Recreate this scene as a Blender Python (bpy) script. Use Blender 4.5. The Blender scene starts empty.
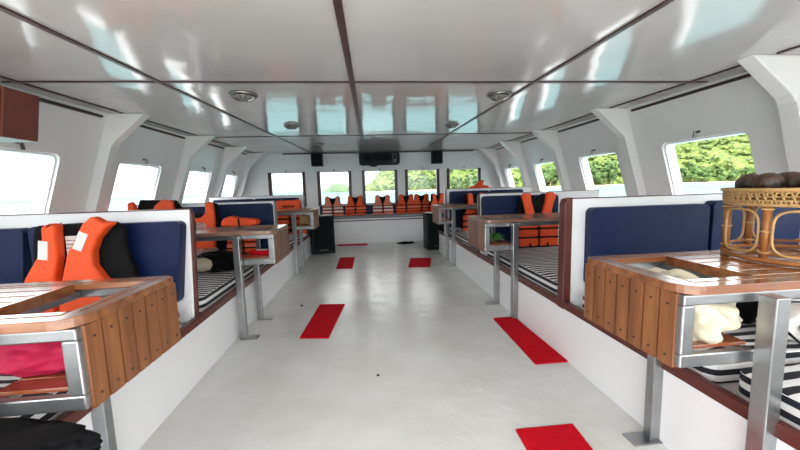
import bpy, math, random
from mathutils import Vector, Matrix, noise
from mathutils.geometry import tessellate_polygon

random.seed(11)
PI = math.pi
scene = bpy.context.scene
COL = scene.collection

# ------------------------------------------------------------------ camera
F = 330.0; PITCH = math.radians(6.21); YAW = math.radians(-5.33); ROLL = math.radians(1.7); EYE = 1.4


def cam_dir(x, y):
    xr = x * math.cos(ROLL) + y * math.sin(ROLL)
    yr = -x * math.sin(ROLL) + y * math.cos(ROLL)
    X = xr; Y = F * math.cos(PITCH) + yr * math.sin(PITCH); Z = -F * math.sin(PITCH) + yr * math.cos(PITCH)
    return Vector((X * math.cos(YAW) - Y * math.sin(YAW), X * math.sin(YAW) + Y * math.cos(YAW), Z))


fwd = cam_dir(0, 0)
right = (cam_dir(1, 0) - fwd).normalized()
up = (cam_dir(0, 1) - fwd).normalized()
back = -fwd.normalized()
cam_data = bpy.data.cameras.new('camera'); cam_data.sensor_width = 36; cam_data.lens = F / 800 * 36
cam_data.clip_start = 0.02; cam_data.clip_end = 20000
cam = bpy.data.objects.new('camera', cam_data); COL.objects.link(cam)
m = Matrix((right, up, back)).transposed().to_4x4(); m.translation = (0, 0, EYE)
cam.matrix_world = m
scene.camera = cam

# ------------------------------------------------------------------ world, sun, exposure
scene.view_settings.view_transform = 'Standard'
scene.view_settings.look = 'None'
scene.view_settings.exposure = 1.0
scene.view_settings.gamma = 1.0
w = bpy.data.worlds.new('sky'); scene.world = w; w.use_nodes = True
nt = w.node_tree; nt.nodes.clear()
tc = nt.nodes.new('ShaderNodeTexCoord'); sep = nt.nodes.new('ShaderNodeSeparateXYZ')
rmp = nt.nodes.new('ShaderNodeValToRGB'); bg = nt.nodes.new('ShaderNodeBackground'); wo = nt.nodes.new('ShaderNodeOutputWorld')
nt.links.new(tc.outputs['Generated'], sep.inputs[0]); nt.links.new(sep.outputs['Z'], rmp.inputs[0])
nt.links.new(rmp.outputs[0], bg.inputs[0]); nt.links.new(bg.outputs[0], wo.inputs[0])
e = rmp.color_ramp.elements
e[0].position = 0.0; e[0].color = (0.34, 0.37, 0.385, 1)
e[1].position = 1.0; e[1].color = (1.0, 0.98, 0.96, 1)
x_ = rmp.color_ramp.elements.new(0.05); x_.color = (0.46, 0.465, 0.47, 1)
x_ = rmp.color_ramp.elements.new(0.25); x_.color = (0.68, 0.67, 0.66, 1)
bg.inputs[1].default_value = 4.4
sun_d = bpy.data.lights.new('sun', 'SUN'); sun_d.energy = 4.0; sun_d.angle = math.radians(10); sun_d.color = (1, 0.97, 0.9)
sun = bpy.data.objects.new('sun', sun_d); COL.objects.link(sun)
sun.rotation_euler = (math.radians(30), math.radians(-2), 0)


# ------------------------------------------------------------------ materials
def mat(name, col, rough=0.5, metal=0.0, spec=0.5, coat=0.0, bump=None, var=None, sheen=0.0):
    """bump = (scale, strength, distance[, detail]); var = (scale, amount)"""
    M_ = bpy.data.materials.new(name); M_.use_nodes = True
    n = M_.node_tree; b = n.nodes['Principled BSDF']
    b.inputs['Base Color'].default_value = (*col, 1)
    b.inputs['Roughness'].default_value = rough; b.inputs['Metallic'].default_value = metal
    b.inputs['Specular IOR Level'].default_value = spec
    b.inputs['Coat Weight'].default_value = coat; b.inputs['Coat Roughness'].default_value = 0.08
    if sheen: b.inputs['Sheen Weight'].default_value = sheen
    if bump or var:
        t = n.nodes.new('ShaderNodeTexCoord')
    if var:
        nz = n.nodes.new('ShaderNodeTexNoise'); nz.inputs['Scale'].default_value = var[0]; nz.inputs['Detail'].default_value = 4
        n.links.new(t.outputs['Object'], nz.inputs['Vector'])
        mr = n.nodes.new('ShaderNodeMapRange'); mr.inputs['From Min'].default_value = .3; mr.inputs['From Max'].default_value = .7
        mr.inputs['To Min'].default_value = 1 - var[1]; mr.inputs['To Max'].default_value = 1 + var[1]
        n.links.new(nz.outputs['Fac'], mr.inputs['Value'])
        mx = n.nodes.new('ShaderNodeVectorMath'); mx.operation = 'SCALE'
        mx.inputs[0].default_value = col; n.links.new(mr.outputs[0], mx.inputs['Scale'])
        n.links.new(mx.outputs[0], b.inputs['Base Color'])
    if bump:
        nb = n.nodes.new('ShaderNodeTexNoise'); nb.inputs['Scale'].default_value = bump[0]
        nb.inputs['Detail'].default_value = bump[3] if len(bump) > 3 else 3
        n.links.new(t.outputs['Object'], nb.inputs['Vector'])
        bp = n.nodes.new('ShaderNodeBump'); bp.inputs['Strength'].default_value = bump[1]; bp.inputs['Distance'].default_value = bump[2]
        n.links.new(nb.outputs['Fac'], bp.inputs['Height']); n.links.new(bp.outputs[0], b.inputs['Normal'])
    return M_


def wood_mat(name, c1, c2, scale, rough, coat, axis):
    M_ = bpy.data.materials.new(name); M_.use_nodes = True
    n = M_.node_tree; b = n.nodes['Principled BSDF']
    t = n.nodes.new('ShaderNodeTexCoord'); mp = n.nodes.new('ShaderNodeMapping')
    s = [22, 22, 22]; s[axis] = 1.6
    mp.inputs['Scale'].default_value = s
    n.links.new(t.outputs['Object'], mp.inputs['Vector'])
    nz = n.nodes.new('ShaderNodeTexNoise'); nz.inputs['Scale'].default_value = scale; nz.inputs['Detail'].default_value = 5
    n.links.new(mp.outputs[0], nz.inputs['Vector'])
    r = n.nodes.new('ShaderNodeValToRGB'); r.color_ramp.elements[0].position = .3; r.color_ramp.elements[1].position = .75
    r.color_ramp.elements[0].color = (*c1, 1); r.color_ramp.elements[1].color = (*c2, 1)
    n.links.new(nz.outputs['Fac'], r.inputs[0]); n.links.new(r.outputs[0], b.inputs['Base Color'])
    b.inputs['Roughness'].default_value = rough; b.inputs['Coat Weight'].default_value = coat
    b.inputs['Coat Roughness'].default_value = .12
    return M_


def stripe_mat():
    M_ = bpy.data.materials.new('striped_canvas'); M_.use_nodes = True
    n = M_.node_tree; b = n.nodes['Principled BSDF']; L = n.links
    t = n.nodes.new('ShaderNodeTexCoord'); g = n.nodes.new('ShaderNodeNewGeometry')
    so = n.nodes.new('ShaderNodeSeparateXYZ'); L.new(t.outputs['Object'], so.inputs[0])
    sn = n.nodes.new('ShaderNodeSeparateXYZ'); L.new(g.outputs['True Normal'], sn.inputs[0])

    def m_(op, a, bb=None):
        k = n.nodes.new('ShaderNodeMath'); k.operation = op
        for i, v in enumerate((a, bb)):
            if v is None: continue
            if isinstance(v, (int, float)): k.inputs[i].default_value = v
            else: L.new(v, k.inputs[i])
        return k.outputs[0]
    # wavy top stripes across the bench, level stripes on the sides
    nz = n.nodes.new('ShaderNodeTexNoise'); nz.inputs['Scale'].default_value = 1.6; L.new(t.outputs['Object'], nz.inputs['Vector'])
    top = m_('ADD', m_('MULTIPLY', so.outputs['Y'], 14.0), m_('MULTIPLY', nz.outputs['Fac'], 3.5))
    side = m_('ADD', m_('MULTIPLY', so.outputs['Z'], 17.0), 0.3)
    istop = m_('GREATER_THAN', sn.outputs['Z'], 0.6)
    ph = m_('ADD', m_('MULTIPLY', top, istop), m_('MULTIPLY', side, m_('SUBTRACT', 1.0, istop)))
    fr = m_('FRACT', ph); st = m_('GREATER_THAN', fr, 0.5)
    mx = n.nodes.new('ShaderNodeMix'); mx.data_type = 'RGBA'
    mx.inputs['A'].default_value = (0.008, 0.01, 0.018, 1); mx.inputs['B'].default_value = (0.72, 0.72, 0.72, 1)
    L.new(st, mx.inputs['Factor']); L.new(mx.outputs['Result'], b.inputs['Base Color'])
    b.inputs['Roughness'].default_value = .85
    return M_


def deck_mat():
    M_ = mat('deck_paint', (0.64, 0.65, 0.64), 0.20, spec=.5)
    n = M_.node_tree; b = n.nodes['Principled BSDF']; L = n.links
    t = n.nodes.new('ShaderNodeTexCoord')
    nz = n.nodes.new('ShaderNodeTexNoise'); nz.inputs['Scale'].default_value = 2.2; nz.inputs['Detail'].default_value = 6
    L.new(t.outputs['Object'], nz.inputs['Vector'])
    r = n.nodes.new('ShaderNodeValToRGB'); r.color_ramp.elements[0].position = .3; r.color_ramp.elements[1].position = .62
    r.color_ramp.elements[0].color = (0.60, 0.60, 0.57, 1); r.color_ramp.elements[1].color = (0.67, 0.68, 0.67, 1)
    L.new(nz.outputs['Fac'], r.inputs[0]); L.new(r.outputs[0], b.inputs['Base Color'])
    # chequer-plate lozenges: two crossed diagonal wave fields
    heights = []
    for ang in (45, -45):
        mp = n.nodes.new('ShaderNodeMapping'); mp.inputs['Rotation'].default_value = (0, 0, math.radians(ang)); mp.inputs['Scale'].default_value = (26, 62, 26)
        L.new(t.outputs['Object'], mp.inputs['Vector'])
        vo = n.nodes.new('ShaderNodeTexVoronoi'); vo.inputs['Randomness'].default_value = 0; vo.inputs['Scale'].default_value = 1
        L.new(mp.outputs[0], vo.inputs['Vector'])
        mr = n.nodes.new('ShaderNodeMapRange'); mr.inputs['From Min'].default_value = .15; mr.inputs['From Max'].default_value = .4
        mr.inputs['To Min'].default_value = 1; mr.inputs['To Max'].default_value = 0
        L.new(vo.outputs['Distance'], mr.inputs['Value']); heights.append(mr.outputs[0])
    ad = n.nodes.new('ShaderNodeMath'); ad.operation = 'MAXIMUM'; L.new(heights[0], ad.inputs[0]); L.new(heights[1], ad.inputs[1])
    n2 = n.nodes.new('ShaderNodeTexNoise'); n2.inputs['Scale'].default_value = 5; n2.inputs['Detail'].default_value = 2
    L.new(t.outputs['Object'], n2.inputs['Vector'])
    b1 = n.nodes.new('ShaderNodeBump'); b1.inputs['Strength'].default_value = .22; b1.inputs['Distance'].default_value = .0025
    L.new(ad.outputs[0], b1.inputs['Height'])
    b2 = n.nodes.new('ShaderNodeBump'); b2.inputs['Strength'].default_value = .4; b2.inputs['Distance'].default_value = .02
    L.new(n2.outputs['Fac'], b2.inputs['Height']); L.new(b1.outputs[0], b2.inputs['Normal']); L.new(b2.outputs[0], b.inputs['Normal'])
    return M_


def sea_mat():
    M_ = mat('sea_water', (0.10, 0.42, 0.50), 0.5, spec=.08)
    n = M_.node_tree; b = n.nodes['Principled BSDF']; L = n.links
    g = n.nodes.new('ShaderNodeNewGeometry')
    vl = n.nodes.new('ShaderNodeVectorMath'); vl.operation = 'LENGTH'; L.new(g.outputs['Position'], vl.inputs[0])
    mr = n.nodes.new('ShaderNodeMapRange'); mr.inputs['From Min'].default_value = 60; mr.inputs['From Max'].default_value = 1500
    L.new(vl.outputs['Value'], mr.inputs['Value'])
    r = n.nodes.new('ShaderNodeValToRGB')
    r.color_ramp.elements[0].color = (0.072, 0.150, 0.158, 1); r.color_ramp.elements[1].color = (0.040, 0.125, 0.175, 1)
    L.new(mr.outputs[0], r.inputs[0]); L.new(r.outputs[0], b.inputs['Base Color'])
    nz = n.nodes.new('ShaderNodeTexNoise'); nz.inputs['Scale'].default_value = .8; nz.inputs['Detail'].default_value = 4
    L.new(g.outputs['Position'], nz.inputs['Vector'])
    bp = n.nodes.new('ShaderNodeBump'); bp.inputs['Strength'].default_value = .5; bp.inputs['Distance'].default_value = .3
    L.new(nz.outputs['Fac'], bp.inputs['Height'])
    n.nodes.remove(b)
    df = n.nodes.new('ShaderNodeBsdfDiffuse'); gl = n.nodes.new('ShaderNodeBsdfGlossy'); gl.inputs['Roughness'].default_value = .35
    L.new(r.outputs[0], df.inputs['Color']); L.new(bp.outputs[0], gl.inputs['Normal'])
    mx = n.nodes.new('ShaderNodeMixShader'); mx.inputs[0].default_value = .07
    L.new(df.outputs[0], mx.inputs[1]); L.new(gl.outputs[0], mx.inputs[2]); L.new(mx.outputs[0], n.nodes['Material Output'].inputs['Surface'])
    return M_


def glass_mat():
    M_ = bpy.data.materials.new('window_glass'); M_.use_nodes = True
    n = M_.node_tree; n.nodes.clear()
    o = n.nodes.new('ShaderNodeOutputMaterial'); mx = n.nodes.new('ShaderNodeMixShader'); fr = n.nodes.new('ShaderNodeFresnel')
    tr = n.nodes.new('ShaderNodeBsdfTransparent'); gl = n.nodes.new('ShaderNodeBsdfGlossy'); gl.inputs['Roughness'].default_value = .02
    tr.inputs[0].default_value = (.96, .98, .98, 1)
    n.links.new(fr.outputs[0], mx.inputs[0]); n.links.new(tr.outputs[0], mx.inputs[1]); n.links.new(gl.outputs[0], mx.inputs[2]); n.links.new(mx.outputs[0], o.inputs[0])
    return M_


def leaf_mat(name, dark, light, scale):
    M_ = bpy.data.materials.new(name); M_.use_nodes = True
    n = M_.node_tree; b = n.nodes['Principled BSDF']; L = n.links
    g = n.nodes.new('ShaderNodeNewGeometry')
    nz = n.nodes.new('ShaderNodeTexNoise'); nz.inputs['Scale'].default_value = scale; nz.inputs['Detail'].default_value = 5
    nz.inputs['Roughness'].default_value = .7
    L.new(g.outputs['Position'], nz.inputs['Vector'])
    r = n.nodes.new('ShaderNodeValToRGB'); r.color_ramp.elements[0].position = .36; r.color_ramp.elements[1].position = .62
    r.color_ramp.elements[0].color = (*dark, 1); r.color_ramp.elements[1].color = (*light, 1)
    L.new(nz.outputs['Fac'], r.inputs[0]); L.new(r.outputs[0], b.inputs['Base Color'])
    b.inputs['Roughness'].default_value = .8
    bp = n.nodes.new('ShaderNodeBump'); bp.inputs['Strength'].default_value = 1; bp.inputs['Distance'].default_value = 1.0
    L.new(nz.outputs['Fac'], bp.inputs['Height']); L.new(bp.outputs[0], b.inputs['Normal'])
    return M_


WHITE = mat('white_gelcoat', (0.86, 0.84, 0.83), 0.28, bump=(2.5, .25, .02, 2))
CEIL = mat('ceiling_gloss', (0.51, 0.495, 0.487), 0.10, spec=.85, bump=(1.5, .5, .024, 1.5))
FRONTW = mat('white_panel_paint', (0.85, 0.84, 0.84), 0.35)
BENCHW = mat('bench_white', (0.80, 0.81, 0.83), 0.3, bump=(4, .15, .01, 2))
BROWN = mat('maroon_brown_trim', (0.095, 0.018, 0.012), 0.35)
SEAM = mat('dark_ceiling_batten', (0.05, 0.018, 0.018), 0.35)
NAVY = mat('navy_vinyl', (0.004, 0.014, 0.058), 0.45, spec=.22, bump=(9, .3, .01, 2), var=(6, .12))
STEEL = mat('brushed_steel', (0.36, 0.37, 0.38), 0.30, metal=.9, bump=(60, .15, .002), var=(8, .12))
CHROME = mat('chrome', (0.26, 0.25, 0.24), 0.2, metal=1)
ORANGE = mat('orange_nylon', (0.82, 0.080, 0.010), 0.62, bump=(25, .6, .006), var=(9, .1))
FADED = mat('faded_orange_nylon', (0.80, 0.22, 0.13), 0.7, bump=(25, .6, .006), var=(9, .1))
BLACKF = mat('black_webbing', (0.004, 0.004, 0.005), 0.8, spec=.15, bump=(90, .5, .002))
MESHF = mat('black_mesh_fabric', (0.007, 0.008, 0.009), 0.85, spec=.15, bump=(160, .7, .003))
REFL = mat('reflective_white_tape', (0.75, 0.74, 0.72), 0.4)
RED = mat('red_carpet', (0.50, 0.004, 0.014), 0.95, bump=(220, .8, .004), var=(40, .12), spec=.1)
PINK = mat('magenta_cloth', (0.42, 0.001, 0.045), 0.75, bump=(8, .5, .02))
CREAM = mat('cream_cotton', (0.58, 0.53, 0.40), 0.85, bump=(20, .5, .01), var=(5, .1))
BLACKP = mat('black_plastic', (0.005, 0.005, 0.006), 0.45, spec=.2)
GRILLE = mat('speaker_grille', (0.006, 0.010, 0.010), 0.7, spec=.15, bump=(230, .8, .003))
CABD = mat('dark_green_black_cabinet', (0.008, 0.016, 0.015), 0.55, spec=.3)
CABB2 = mat('faded_brown_trim', (0.10, 0.05, 0.04), .45)
CABB = mat('brown_cabinet_veneer', (0.16, 0.030, 0.014), 0.35, var=(7, .1))
GREY = mat('grey_rubber', (0.22, 0.23, 0.25), 0.6)
GREEN = mat('green_leaf', (0.05, 0.22, 0.04), 0.5)
CANE = mat('pale_rattan', (0.50, 0.30, 0.12), 0.45, var=(30, .15))
CANED = mat('brown_rattan', (0.33, 0.12, 0.03), 0.4, var=(20, .2))
FRUIT = mat('dark_fruit_rind', (0.045, 0.022, 0.010), 0.42, bump=(30, .8, .008), var=(22, .9))
CALYX = mat('fruit_calyx', (0.10, 0.075, 0.02), 0.6)
TEAK_X = wood_mat('teak_top', (0.13, 0.036, 0.013), (0.33, 0.125, 0.040), 1.0, .22, .8, 0)
TEAK_Z = wood_mat('teak_upright', (0.15, 0.048, 0.014), (0.31, 0.122, 0.042), 1.0, .42, .1, 2)
TEAK_R = wood_mat('teak_shelf', (0.14, 0.030, 0.014), (0.34, 0.10, 0.035), 1.0, .2, .8, 0)
AGED_Z = wood_mat('weathered_teak_upright', (0.13, 0.060, 0.038), (0.28, 0.15, 0.10), 1.0, .5, .1, 2)
AGED_X = wood_mat('weathered_teak_top', (0.14, 0.065, 0.040), (0.34, 0.19, 0.125), 1.0, .28, .6, 0)
GAP = mat('dark_gap_fill', (0.02, 0.012, 0.01), 0.7)
STRIPE = stripe_mat(); DECK = deck_mat(); SEA = sea_mat(); GLASS = glass_mat()
FOLIAGE = leaf_mat('hill_foliage', (0.006, 0.022, 0.004), (0.13, 0.20, 0.028), .42)
FOLIAGE2 = leaf_mat('shore_foliage', (0.006, 0.022, 0.004), (0.07, 0.14, 0.022), .6)
FARHILL = leaf_mat('distant_foliage', (0.03, 0.06, 0.022), (0.055, 0.10, 0.035), .05)
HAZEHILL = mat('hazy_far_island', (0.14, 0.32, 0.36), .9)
SAND = mat('pale_sand', (0.80, 0.74, 0.66), .9, var=(.2, .15))
BARK = mat('bark', (0.25, 0.19, 0.13), .9)
FROST = mat('frosted_lamp_glass', (0.22, 0.22, 0.19), .25)
TAN = mat('tan_pouch', (0.35, 0.22, 0.09), .7, bump=(20, .5, .01))
PAPER = mat('white_paper', (0.8, 0.78, 0.74), .7)
PATTERN = mat('pink_print_cloth', (0.42, 0.24, 0.22), .8, bump=(14, .6, .02), var=(16, .6))
BLUEP = mat('blue_plastic', (0.03, 0.10, 0.3), .4)
CLEAR = mat('pale_plastic', (0.55, 0.58, 0.58), .2)


# ------------------------------------------------------------------ mesh helpers
class MB:
    def __init__(s): s.v = []; s.f = []

    def add(s, vs, fs):
        o = len(s.v); s.v += [tuple(v) for v in vs]; s.f += [[i + o for i in f] for f in fs]

    def box(s, x0, x1, y0, y1, z0, z1):
        x0, x1 = min(x0, x1), max(x0, x1); y0, y1 = min(y0, y1), max(y0, y1)
        s.add([(x0, y0, z0), (x1, y0, z0), (x1, y1, z0), (x0, y1, z0), (x0, y0, z1), (x1, y0, z1), (x1, y1, z1), (x0, y1, z1)],
              [(0, 3, 2, 1), (4, 5, 6, 7), (0, 1, 5, 4), (1, 2, 6, 5), (2, 3, 7, 6), (3, 0, 4, 7)])

    def tube(s, pts, r, n=8, closed=False, taper=None):
        pts = [Vector(p) for p in pts]; N = len(pts); rings = []
        prev = None
        for i, p in enumerate(pts):
            a = pts[(i - 1) % N] if (closed or i > 0) else p
            b = pts[(i + 1) % N] if (closed or i < N - 1) else p
            d = (b - a).normalized()
            if prev is None:
                u = d.orthogonal().normalized()
            else:
                u = (prev - d * prev.dot(d)).normalized()
            prev = u; v = d.cross(u)
            rr = r if taper is None else r * taper(i / (N - 1))
            rings.append([p + (u * math.cos(2 * PI * k / n) + v * math.sin(2 * PI * k / n)) * rr for k in range(n)])
        vs = [q for R_ in rings for q in R_]; fs = []
        for i in range(N if closed else N - 1):
            j = (i + 1) % N
            for k in range(n):
                l = (k + 1) % n
                fs.append((i * n + k, i * n + l, j * n + l, j * n + k))
        if not closed:
            fs.append(tuple(reversed(range(n)))); fs.append(tuple(range((N - 1) * n, N * n)))
        s.add(vs, fs)

    def lathe(s, prof, n=24, c=(0, 0, 0)):
        vs = []; fs = []; N = len(prof)
        for r, z in prof:
            for k in range(n):
                a = 2 * PI * k / n; vs.append((c[0] + r * math.cos(a), c[1] + r * math.sin(a), c[2] + z))
        for i in range(N - 1):
            for k in range(n):
                l = (k + 1) % n; fs.append((i * n + k, i * n + l, (i + 1) * n + l, (i + 1) * n + k))
        fs.append(tuple(reversed(range(n)))); fs.append(tuple(range((N - 1) * n, N * n)))
        s.add(vs, fs)

    def plate(s, outer, holes, fn0, fn1):
        """2-D outline with holes, mapped to a front (fn0) and a back (fn1) surface, with closed sides."""
        loops = [outer] + list(holes)
        flat = [p for l in loops for p in l]
        tris = tessellate_polygon([[Vector((p[0], p[1], 0)) for p in l] for l in loops])
        n = len(flat)
        vs = [fn0(*p) for p in flat] + [fn1(*p) for p in flat]
        fs = [tuple(t) for t in tris] + [tuple(i + n for i in reversed(t)) for t in tris]
        o = 0
        for l in loops:
            k = len(l)
            for i in range(k):
                j = (i + 1) % k
                fs.append((o + i, o + j, n + o + j, n + o + i))
            o += k
        s.add(vs, fs)

    def build(s, name, material, parent=None, smooth=False, bevel=0, seg=2, loc=None):
        me = bpy.data.meshes.new(name); me.from_pydata(s.v, [], s.f); me.update()
        import bmesh
        bm = bmesh.new(); bm.from_mesh(me); bmesh.ops.recalc_face_normals(bm, faces=bm.faces); bm.to_mesh(me); bm.free()
        if smooth:
            me.polygons.foreach_set('use_smooth', [True] * len(me.polygons))
        o = bpy.data.objects.new(name, me); COL.objects.link(o); me.materials.append(material)
        if parent is not None: o.parent = parent
        if loc is not None: o.location = loc
        if bevel:
            b = o.modifiers.new('bevel', 'BEVEL'); b.width = bevel; b.segments = seg; b.limit_method = 'ANGLE'; b.angle_limit = math.radians(35)
            b.harden_normals = False
        return o


def rrect(x0, x1, y0, y1, r, n=5):
    p = []
    for cx, cy, a0 in ((x1 - r, y1 - r, 0), (x0 + r, y1 - r, 90), (x0 + r, y0 + r, 180), (x1 - r, y0 + r, 270)):
        for k in range(n + 1):
            a = math.radians(a0 + 90 * k / n); p.append((cx + r * math.cos(a), cy + r * math.sin(a)))
    return p


def lump(center, size, seed=0, amp=.25, freq=2.5, lev=4, flat=True):
    """a soft crumpled form: displaced sphere with flattened underside"""
    import bmesh
    bm = bmesh.new(); bmesh.ops.create_icosphere(bm, subdivisions=lev, radius=1)
    vs = []
    for v in bm.verts:
        p = v.co.copy(); d = noise.noise(p * freq + Vector((seed * 7.1, seed, 3))) + .5 * noise.noise(p * freq * 2.3 + Vector((seed, 5, seed)))
        rdg = abs(noise.noise(p * freq * 1.4 + Vector((2, seed * 3, 9))))
        q = p * (1 + amp * d - amp * .8 * (0.3 - rdg if rdg < .3 else 0))
        if flat and q.z < -.55: q.z = -.55 - (q.z + .55) * .05
        vs.append((center[0] + q.x * size[0], center[1] + q.y * size[1], center[2] + q.z * size[2]))
    fs = [tuple(x.index for x in f.verts) for f in bm.faces]; bm.free()
    mb = MB(); mb.add(vs, fs); return mb


def thing(name, label, cat, loc=(0, 0, 0), rotz=0, group=None):
    o = bpy.data.objects.new(name, None); COL.objects.link(o); o.location = loc; o.rotation_euler = (0, 0, rotz)
    o.empty_display_size = .1
    return tag(o, label, cat, group)


def tag(o, label, cat, group=None, kind=None):
    o['label'] = label; o['category'] = cat
    if group: o['group'] = group
    if kind: o['kind'] = kind
    return o


def struct(o):
    o['kind'] = 'structure'; return o


def dup(root, loc=None, rotz=None, label=None, group=None, scale=None):
    r = root.copy(); COL.objects.link(r)
    if loc is not None: r.location = loc
    if rotz is not None: r.rotation_euler = (0, 0, rotz)
    if scale is not None: r.scale = scale
    if label: r['label'] = label
    if group: r['group'] = group
    for ch in list(root.children):
        c = ch.copy(); COL.objects.link(c); c.parent = r
        for g in ch.children:
            d = g.copy(); COL.objects.link(d); d.parent = c
    return r


# ------------------------------------------------------------------ structure
Y0, Y1 = -1.1, 9.1  # open aft end set close behind the camera to let in skylight


def zc(y): return 2.335 + .009 * y


def wall_x(side, z):
    if side > 0: return 3.78 - .31 * (z - 1.26)
    return -3.36 + .34 * (z - 1.24)


mb = MB(); mb.box(-4.3, 4.7, -7.5, Y1 + .1, -.06, 0); struct(mb.build('floor', DECK))  # unseen aft stretch added to bounce sunlight into the cabin
mb = MB()
mb.add([(-3.2, Y0, zc(Y0)), (3.7, Y0, zc(Y0)), (3.7, Y1 + .2, zc(Y1)), (-3.2, Y1 + .2, zc(Y1)),
        (-3.2, Y0, zc(Y0) + .08), (3.7, Y0, zc(Y0) + .08), (3.7, Y1 + .2, zc(Y1) + .08), (-3.2, Y1 + .2, zc(Y1) + .08)],
       [(0, 3, 2, 1), (4, 5, 6, 7), (0, 1, 5, 4), (1, 2, 6, 5), (2, 3, 7, 6), (3, 0, 4, 7)])
struct(mb.build('ceiling', CEIL))

WZ0, WZ1 = 1.0, 1.86
wins = {1: [(-.5, .4), (1.2, 2.13), (2.87, 3.80), (4.55, 5.42), (6.10, 6.98), (7.60, 8.5)],
        -1: [(-.5, .4), (.95, 1.85), (2.92, 3.80), (4.62, 5.50), (6.30, 7.15), (7.75, 8.5)]}
frames = {1: [-.85, .8, 2.40, 4.18, 5.83, 7.30, 8.70], -1: [-.95, .6, 2.15, 4.25, 5.95, 7.45, 8.75]}
wn = 0
for side, wname in ((-1, 'wall_left'), (1, 'wall_right')):
    holes = [rrect(a, b, WZ0, WZ1, .07) for a, b in wins[side]]
    mb = MB()
    mb.plate([(Y0, -.02), (Y1 + .1, -.02), (Y1 + .1, 2.44), (Y0, 2.44)], holes,
             lambda y, z: (wall_x(side, z), y, z), lambda y, z: (wall_x(side, z) + side * .13, y, z))
    struct(mb.build(wname, WHITE))
    for a, b in wins[side]:
        wn += 1
        mb = MB()
        h = rrect(a, b, WZ0, WZ1, .07); hi = rrect(a + .018, b - .018, WZ0 + .018, WZ1 - .018, .055)
        mb.plate(h, [hi], lambda y, z: (wall_x(side, z) + side * .03, y, z), lambda y, z: (wall_x(side, z) + side * .15, y, z))
        wo_ = struct(mb.build('window_%d' % wn, BENCHW))
        # pivot latch over the middle of the opening
        ym = (a + b) / 2; zl = WZ1 + .05; xl = wall_x(side, zl)
        mb = MB(); mb.box(xl - .012, xl + .012, ym - .035, ym + .035, zl, zl + .022)
        mb.tube([(xl, ym, zl + .01), (xl - side * .035, ym, zl), (xl - side * .04, ym, zl - .06)], .015, 8)
        mb.build('latch', CHROME, wo_)

# transverse frames (ribs) with gussets up to the ceiling
tn = 0
for side in (-1, 1):
    for fy in frames[side]:
        tn += 1
        tip = -2.56 if side < 0 else 3.0
        def ix(z): return wall_x(side, z) - side * .125
        zt = zc(fy)
        prof = [(ix(.0), .0), (ix(2.0), 2.0), (ix(2.05) - side * .03, 2.06), (tip + side * .03, zt - .02), (tip, zt),
                (wall_x(side, zt) + side * .06, zt), (wall_x(side, 1.2) + side * .05, 1.2), (wall_x(side, 0) + side * .05, 0)]
        mb = MB(); mb.plate(prof, [], lambda x, z: (x, fy, z), lambda x, z: (x, fy + .13, z))
        struct(mb.build('trim_%d' % tn, WHITE, bevel=.012))


def batten(p, q, wdt, h, name=None):
    """a rectangular strip just under the ceiling between two plan points"""
    global tn
    tn += 1
    a = Vector((p[0], p[1], 0)); b = Vector((q[0], q[1], 0)); d = (b - a).normalized(); n_ = Vector((-d.y, d.x, 0)) * wdt / 2
    vs = []
    for dz in (-h, .004):
        for P in (a - n_, b - n_, b + n_, a + n_):
            vs.append((P.x, P.y, zc(P.y) + dz))
    mb = MB(); mb.add(vs, [(0, 1, 2, 3), (7, 6, 5, 4), (0, 4, 5, 1), (1, 5, 6, 2), (2, 6, 7, 3), (3, 7, 4, 0)])
    return struct(mb.build('trim_%d' % tn, SEAM))


batten((-1.90, Y0), (-1.45, Y1), .035, .012)
batten((1.67, Y0), (1.48, Y1), .035, .012)
batten((-.14, Y0), (-.05, Y1), .045, .014)
batten((-2.93, -.1), (3.38, -.1), .035, .01)
batten((-2.93, 3.08), (3.36, 3.08), .035, .01)
batten((-2.93, 6.14), (3.36, 6.14), .035, .01)
batten((-2.2, 9.07), (2.95, 9.07), .05, .03)
# edge battens run between the frames
for side in (-1, 1):
    fr = frames[side]
    for i, fy in enumerate(fr[:-1]):
        a, b = fy + .16, fr[i + 1] - .03
        xin = -2.80 if side < 0 else 3.18
        batten((xin, a), (xin, b), .03, .012)
        tn += 1
        xo = wall_x(side, 2.31) - side * .012
        mb = MB(); mb.box(xo - .012, xo + .02, a + .05, b - .05, zc(a) - .05, zc(a) - .022); struct(mb.build('trim_%d' % tn, SEAM))

# front wall with five openings
fw = [(-2.61, -1.66), (-1.34, -.44), (-.14, .81), (1.03, 1.98), (2.20, 3.16)]
mb = MB()
mb.plate([(-3.9, -.02), (4.25, -.02), (3.55, 2.48), (-3.05, 2.48)], [rrect(a, b, 1.02, 1.90, .02, 2) for a, b in fw],
         lambda x, z: (x, Y1, z), lambda x, z: (x, Y1 + .08, z))
struct(mb.build('wall_front', FRONTW))
for a, b in fw:
    wn += 1
    mb = MB()
    for x in (a + .035, b - .035): mb.box(x - .04, x + .04, Y1 - .012, Y1 + .07, 1.0, 1.93)
    mb.box(a, b, Y1 + .02, Y1 + .06, 1.0, 1.04)
    wo_ = struct(mb.build('window_%d' % wn, SEAM))
    mb = MB(); mb.box(a + .01, b - .01, Y1 + .04, Y1 + .045, 1.03, 1.9); mb.build('pane', GLASS, wo_)
    mb = MB(); mb.tube([((a + b) / 2, Y1 - .001, 1.97), ((a + b) / 2, Y1 - .04, 1.97), ((a + b) / 2, Y1 - .045, 1.93)], .014, 8); mb.build('latch', CHROME, wo_)


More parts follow.
